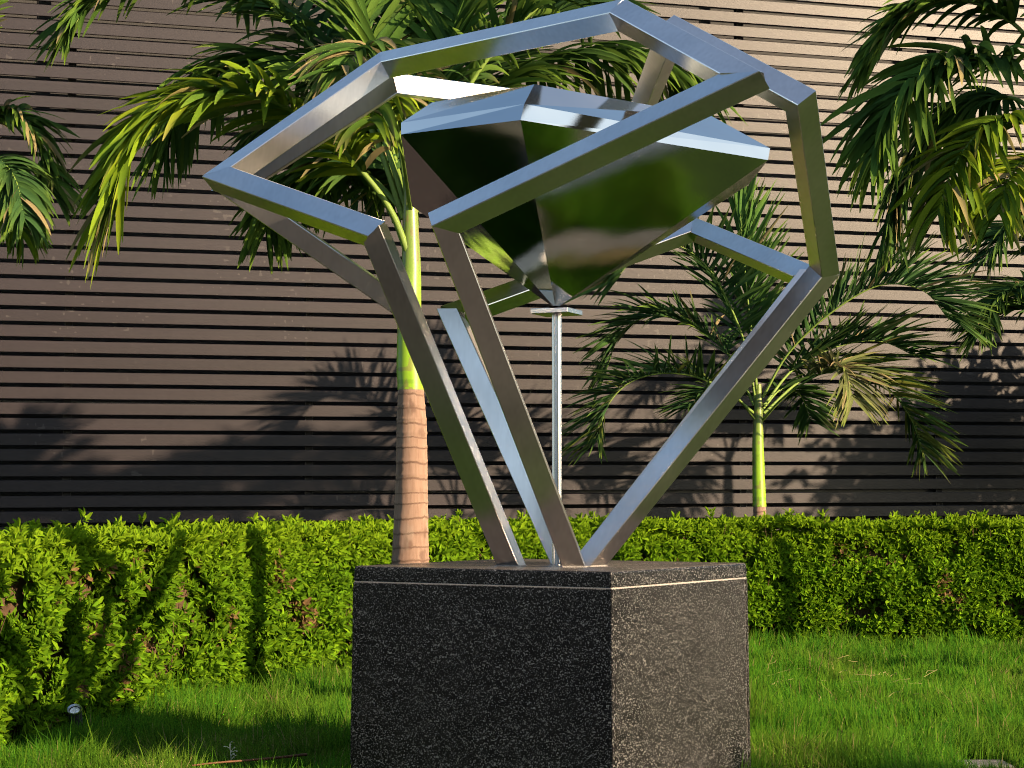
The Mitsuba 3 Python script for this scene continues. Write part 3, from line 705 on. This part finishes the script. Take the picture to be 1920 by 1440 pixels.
def grass(n, seed):
    rg = np.random.default_rng(seed)
    d = 10.2 / (1 - rg.random(n) * (1 - 10.2 / 22.5))                # evenly spread in the picture's height, thinning with distance
    d = d * rg.uniform(.99, 1.01, n)
    x = rg.uniform(-.285, .285, n) * d
    ok = ~in_plinth(x, d, .01) & front_of_hedge(x, d) & ~((np.abs(x - PAVER[0]) < .19) & (d - PAVER[1] < .16) & (d - PAVER[1] > -.55))
    x, y = x[ok], d[ok]; n = len(x)
    z = ground_z(x, y) - .005
    tuft = meshkit.fbm(np.stack([x * 2.2, y * 1.6, 0 * x], 1), 3, 2); fine = meshkit.noise(np.stack([x * 9, y * 9, 0 * x], 1), 7)
    L = (.055 + .34 * np.clip(tuft - .33, 0, 1) + .06 * fine) * rg.uniform(.6, 1.35, n) * np.where(rg.random(n) < .05, 1.5, 1)
    L = L * (.42 + .58 * np.clip((y - 10.5) / 1.4, 0, 1))
    az = meshkit.noise(np.stack([x * 1.6, y * 1.6, 0 * x + 4], 1), 5) * 9 + rg.normal(size=n) * 1.0
    lean = rg.uniform(.05, .75, n)
    w = rg.uniform(.0026, .0050, n) * (y / 12) ** .5
    h = np.stack([np.cos(az), np.sin(az), 0 * az], 1); fa = rg.uniform(0, 6.28, n); s = np.stack([np.cos(fa), np.sin(fa) * .5, 0 * fa], 1)
    B = np.stack([x, y, z], 1); up = np.array([0, 0, 1.0])
    m1 = B + L[:, None] * (.52 * up + h * lean[:, None] * .18); t = B + L[:, None] * ((.98 - .35 * lean[:, None] ** 2) * up + h * lean[:, None] * .75)
    V = np.stack([B - s * w[:, None], B + s * w[:, None], m1 - s * w[:, None] * .8, m1 + s * w[:, None] * .8, t], 1)
    fc = np.array([[0, 1, 3], [0, 3, 2], [2, 3, 4]])
    pal = np.array([(.050, .155, .010), (.038, .125, .012), (.070, .18, .012), (.095, .19, .015)])
    c = pal[rg.integers(4, size=n)] * rg.uniform(.75, 1.25, n)[:, None]
    pat = np.clip((meshkit.fbm(np.stack([x * 1.3, y * 1.0, 0 * x + 3], 1), 3, 12) - .45) * 3, 0, 1)[:, None]
    c = c * (.78 + .44 * meshkit.fbm(np.stack([x * 2.8, y * 1.8, 0 * x + 8], 1), 3, 31))[:, None]
    c = c * (1 - .45 * pat) + np.array([.11, .15, .02]) * .45 * pat
    dry = rg.random(n) < .02 + .06 * (pat[:, 0] > .6)
    c[dry] = np.array([.26, .21, .09])
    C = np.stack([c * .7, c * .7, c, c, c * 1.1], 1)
    return V.reshape(-1, 3), (fc[None] + (np.arange(n) * 5)[:, None, None]).reshape(-1, 3), C.reshape(-1, 3)


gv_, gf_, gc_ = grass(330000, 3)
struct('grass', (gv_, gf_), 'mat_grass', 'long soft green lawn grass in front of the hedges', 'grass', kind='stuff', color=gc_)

# dry straws lying on the lawn, right of the plinth
straws = []
for i in range(30):
    px, py = rng.uniform(1430, 1760), rng.uniform(1225, 1330)
    d = F_PX * 1.53 / (py - HORIZON); q = at(px, py, d); a = rng.uniform(-.6, .6) + (0 if rng.random() < .7 else 1.2); ln = rng.uniform(.06, .2)
    c1 = q + np.array([math.cos(a), math.sin(a) * .6, 0]) * ln; q[2] = ground_z(q[0], q[1]) + .125; c1[2] = q[2] + rng.uniform(-.03, .06)
    mid = (q + c1) / 2 + [rng.uniform(-.02, .02), rng.uniform(-.05, .05), rng.uniform(-.01, .018)]
    straws.append(tube(spline([q, mid, c1], 6), .0022, 4))
tb = trimesh.util.concatenate(straws)
struct('dry_straw', tb, 'mat_stem', 'pale dry grass straws scattered on the lawn right of the plinth', 'straw', kind='stuff', color=np.tile([.25, .22, .09], (len(tb.vertices), 1)))

# ---------------------------------------------------------------- small things on the lawn
L0 = thing('garden_spotlight', 'small round black spotlight standing in the grass at the foot of the left hedge', 'spotlight')
ax = unit(np.array([.05, -.62, .78])); hd = at(140, 1331, 13.0)
mat4 = trimesh.geometry.align_vectors([0, 0, 1], ax); mat4[:3, 3] = hd
def lathe(pr, n=36):
    m = trimesh.creation.revolve(np.array(pr), sections=n); m.apply_transform(mat4); return m
part(L0, 'housing', lathe([(0, -.16), (.030, -.155), (.044, -.13), (.047, -.02), (.048, 0), (.040, .001), (.038, -.012), (0, -.012)]), 'mat_black_metal', smooth=35)
part(L0, 'ring', lathe([(.0385, -.002), (.0385, .006), (.049, .008), (.051, .0), (.049, -.008), (.0485, -.002)]), 'mat_chrome', smooth=35)
part(L0, 'lens', lathe([(0, -.003), (.012, -.0035), (.025, -.006), (.034, -.010)]), 'mat_lens', smooth=True)
part(L0, 'stake', tube([hd - ax * .15, np.array([hd[0] - ax[0] * .15, hd[1] - ax[1] * .15 + .01, -.25])], .012, 10), 'mat_black_metal', smooth=40)
part(L0, 'bracket', man(bevel_box(hd - ax * .16 - [.03, .006, .02], hd - ax * .16 + [.03, .006, .012], .002)), 'mat_black_metal')

st = thing('dry_stick', 'brown dry palm stalk lying in the grass left of the plinth', 'stick')
pp = spline([at(360, 1436, 11.15), at(450, 1424, 11.25), at(520, 1414, 11.4), at(575, 1406, 11.55)], 24)
pp[:, 2] = [ground_z(a[0], a[1]) + .12 for a in pp]
tb = tube(pp, np.linspace(.005, .009, 24), 8)
part(st, 'stalk', tb, 'mat_stem', smooth=True, color=np.tile([.10, .042, .018], (len(tb.vertices), 1)) * (.6 + .8 * meshkit.noise(tb.vertices * 40, 1))[:, None])
sp = thing('dried_weed', 'pale dried weed stalk standing in the grass in front of the left hedge', 'weed')
b0 = at(432, 1412, 11.5); b0[2] = GZ + .04; bits = [(b0, b0 + [.005, 0, .14])]
wm = []
main = spline([b0, b0 + [.004, 0, .07], b0 + [-.006, 0, .15]], 8); wm.append(tube(main, np.linspace(.003, .002, 8), 5))
for i in range(9):
    o = main[3 + i % 5]; dv = unit(np.array([rng.normal(), rng.normal() * .6, rng.uniform(.2, 1)])) * rng.uniform(.02, .045)
    wm.append(tube(np.array([o, o + dv * .6 + [0, 0, .006], o + dv]), [.002, .0018, .004], 5))
tb = trimesh.util.concatenate(wm)
part(sp, 'stalk', tb, 'mat_stem', color=np.tile([.48, .44, .34], (len(tb.vertices), 1)))
pv = thing('stepping_stone', 'dark grey stone slab sunk in the lawn at the bottom right corner', 'stone')
part(pv, 'slab', man(bevel_box((PAVER[0] - .16, PAVER[1] - .14, GZ - .06), (PAVER[0] + .16, PAVER[1] + .14, GZ + .03), .008)), 'mat_stone')

# ---------------------------------------------------------------- what stands behind the camera and shows in the mirror
def broadleaf(x, y, h, r, seed, label, cols):
    rg = np.random.default_rng(seed); t = thing('broadleaf_tree', label, 'tree')
    tb = tube(spline([(x, y, -.3), (x + .1, y, h * .3), (x - .05, y + .1, h * .6)], 10), np.linspace(.22, .10, 10) * h / 7, 10)
    part(t, 'trunk', tb, 'mat_twig', smooth=True)
    n = 2600; cen = rg.normal(size=(14, 3)) * [r * .5, r * .5, h * .16] + [x, y, h * .68]
    P = cen[rg.integers(14, size=n)] + unit(rg.normal(size=(n, 3))) * (rg.random((n, 1)) ** .4) * r * .5
    D = unit(rg.normal(size=(n, 3)) + [0, 0, .3]); s = unit(np.cross(D, rg.normal(size=(n, 3)))); L = rg.uniform(.2, .42, (n, 1))
    V = np.stack([P, P + D * L * .5 + s * L * .22, P + D * L, P + D * L * .5 - s * L * .22], 1)
    c = np.array(cols)[rg.integers(len(cols), size=n)] * rg.uniform(.7, 1.3, (n, 1))
    part(t, 'crown', (V.reshape(-1, 3), np.arange(n * 4).reshape(n, 4)), 'mat_leaf', color=np.repeat(c, 4, 0), kind='stuff')
    for k in range(4):
        e = cen[k]; part(t, 'limb', tube(spline([(x, y, h * .4), ((x + e[0]) / 2, (y + e[1]) / 2, h * .52), e], 8), np.linspace(.08, .03, 8) * h / 7, 6), 'mat_twig', smooth=True)


BR = [(.075, .135, .016), (.060, .115, .016), (.10, .16, .02)]
for i, (x, y, h, r, wd) in enumerate([(2.5, -10, 7.0, 3.0, 'behind the path'), (7.5, -7.5, 6.0, 2.6, 'right of the path'),
                                      (-13, 4.5, 7.0, 2.8, 'far left by the hedge'),
                                      (15.6, 1.6, 5.0, 1.5, 'on the right lawn'), (10.6, 26.2, 5.0, 2.2, 'by the fence past the right edge')]):
    broadleaf(x, y, h, r, 100 + i, f'broadleaf tree with a loose green crown, {wd}, mirrored', BR)
bd = thing('office_building', 'plain grey single-storey building opposite the garden, seen only as a reflection', 'building')
part(bd, 'wall', man(bevel_box((-26, -24, -.4), (24, -20, 4.6), .02)), 'mat_wall')
for k in range(12):
    for z in (1.2,):
        part(bd, 'window', man(bevel_box((-25 + k * 4, -20.02, z), (-22.6 + k * 4, -19.97, z + 2.1), .004)), 'mat_black_metal')
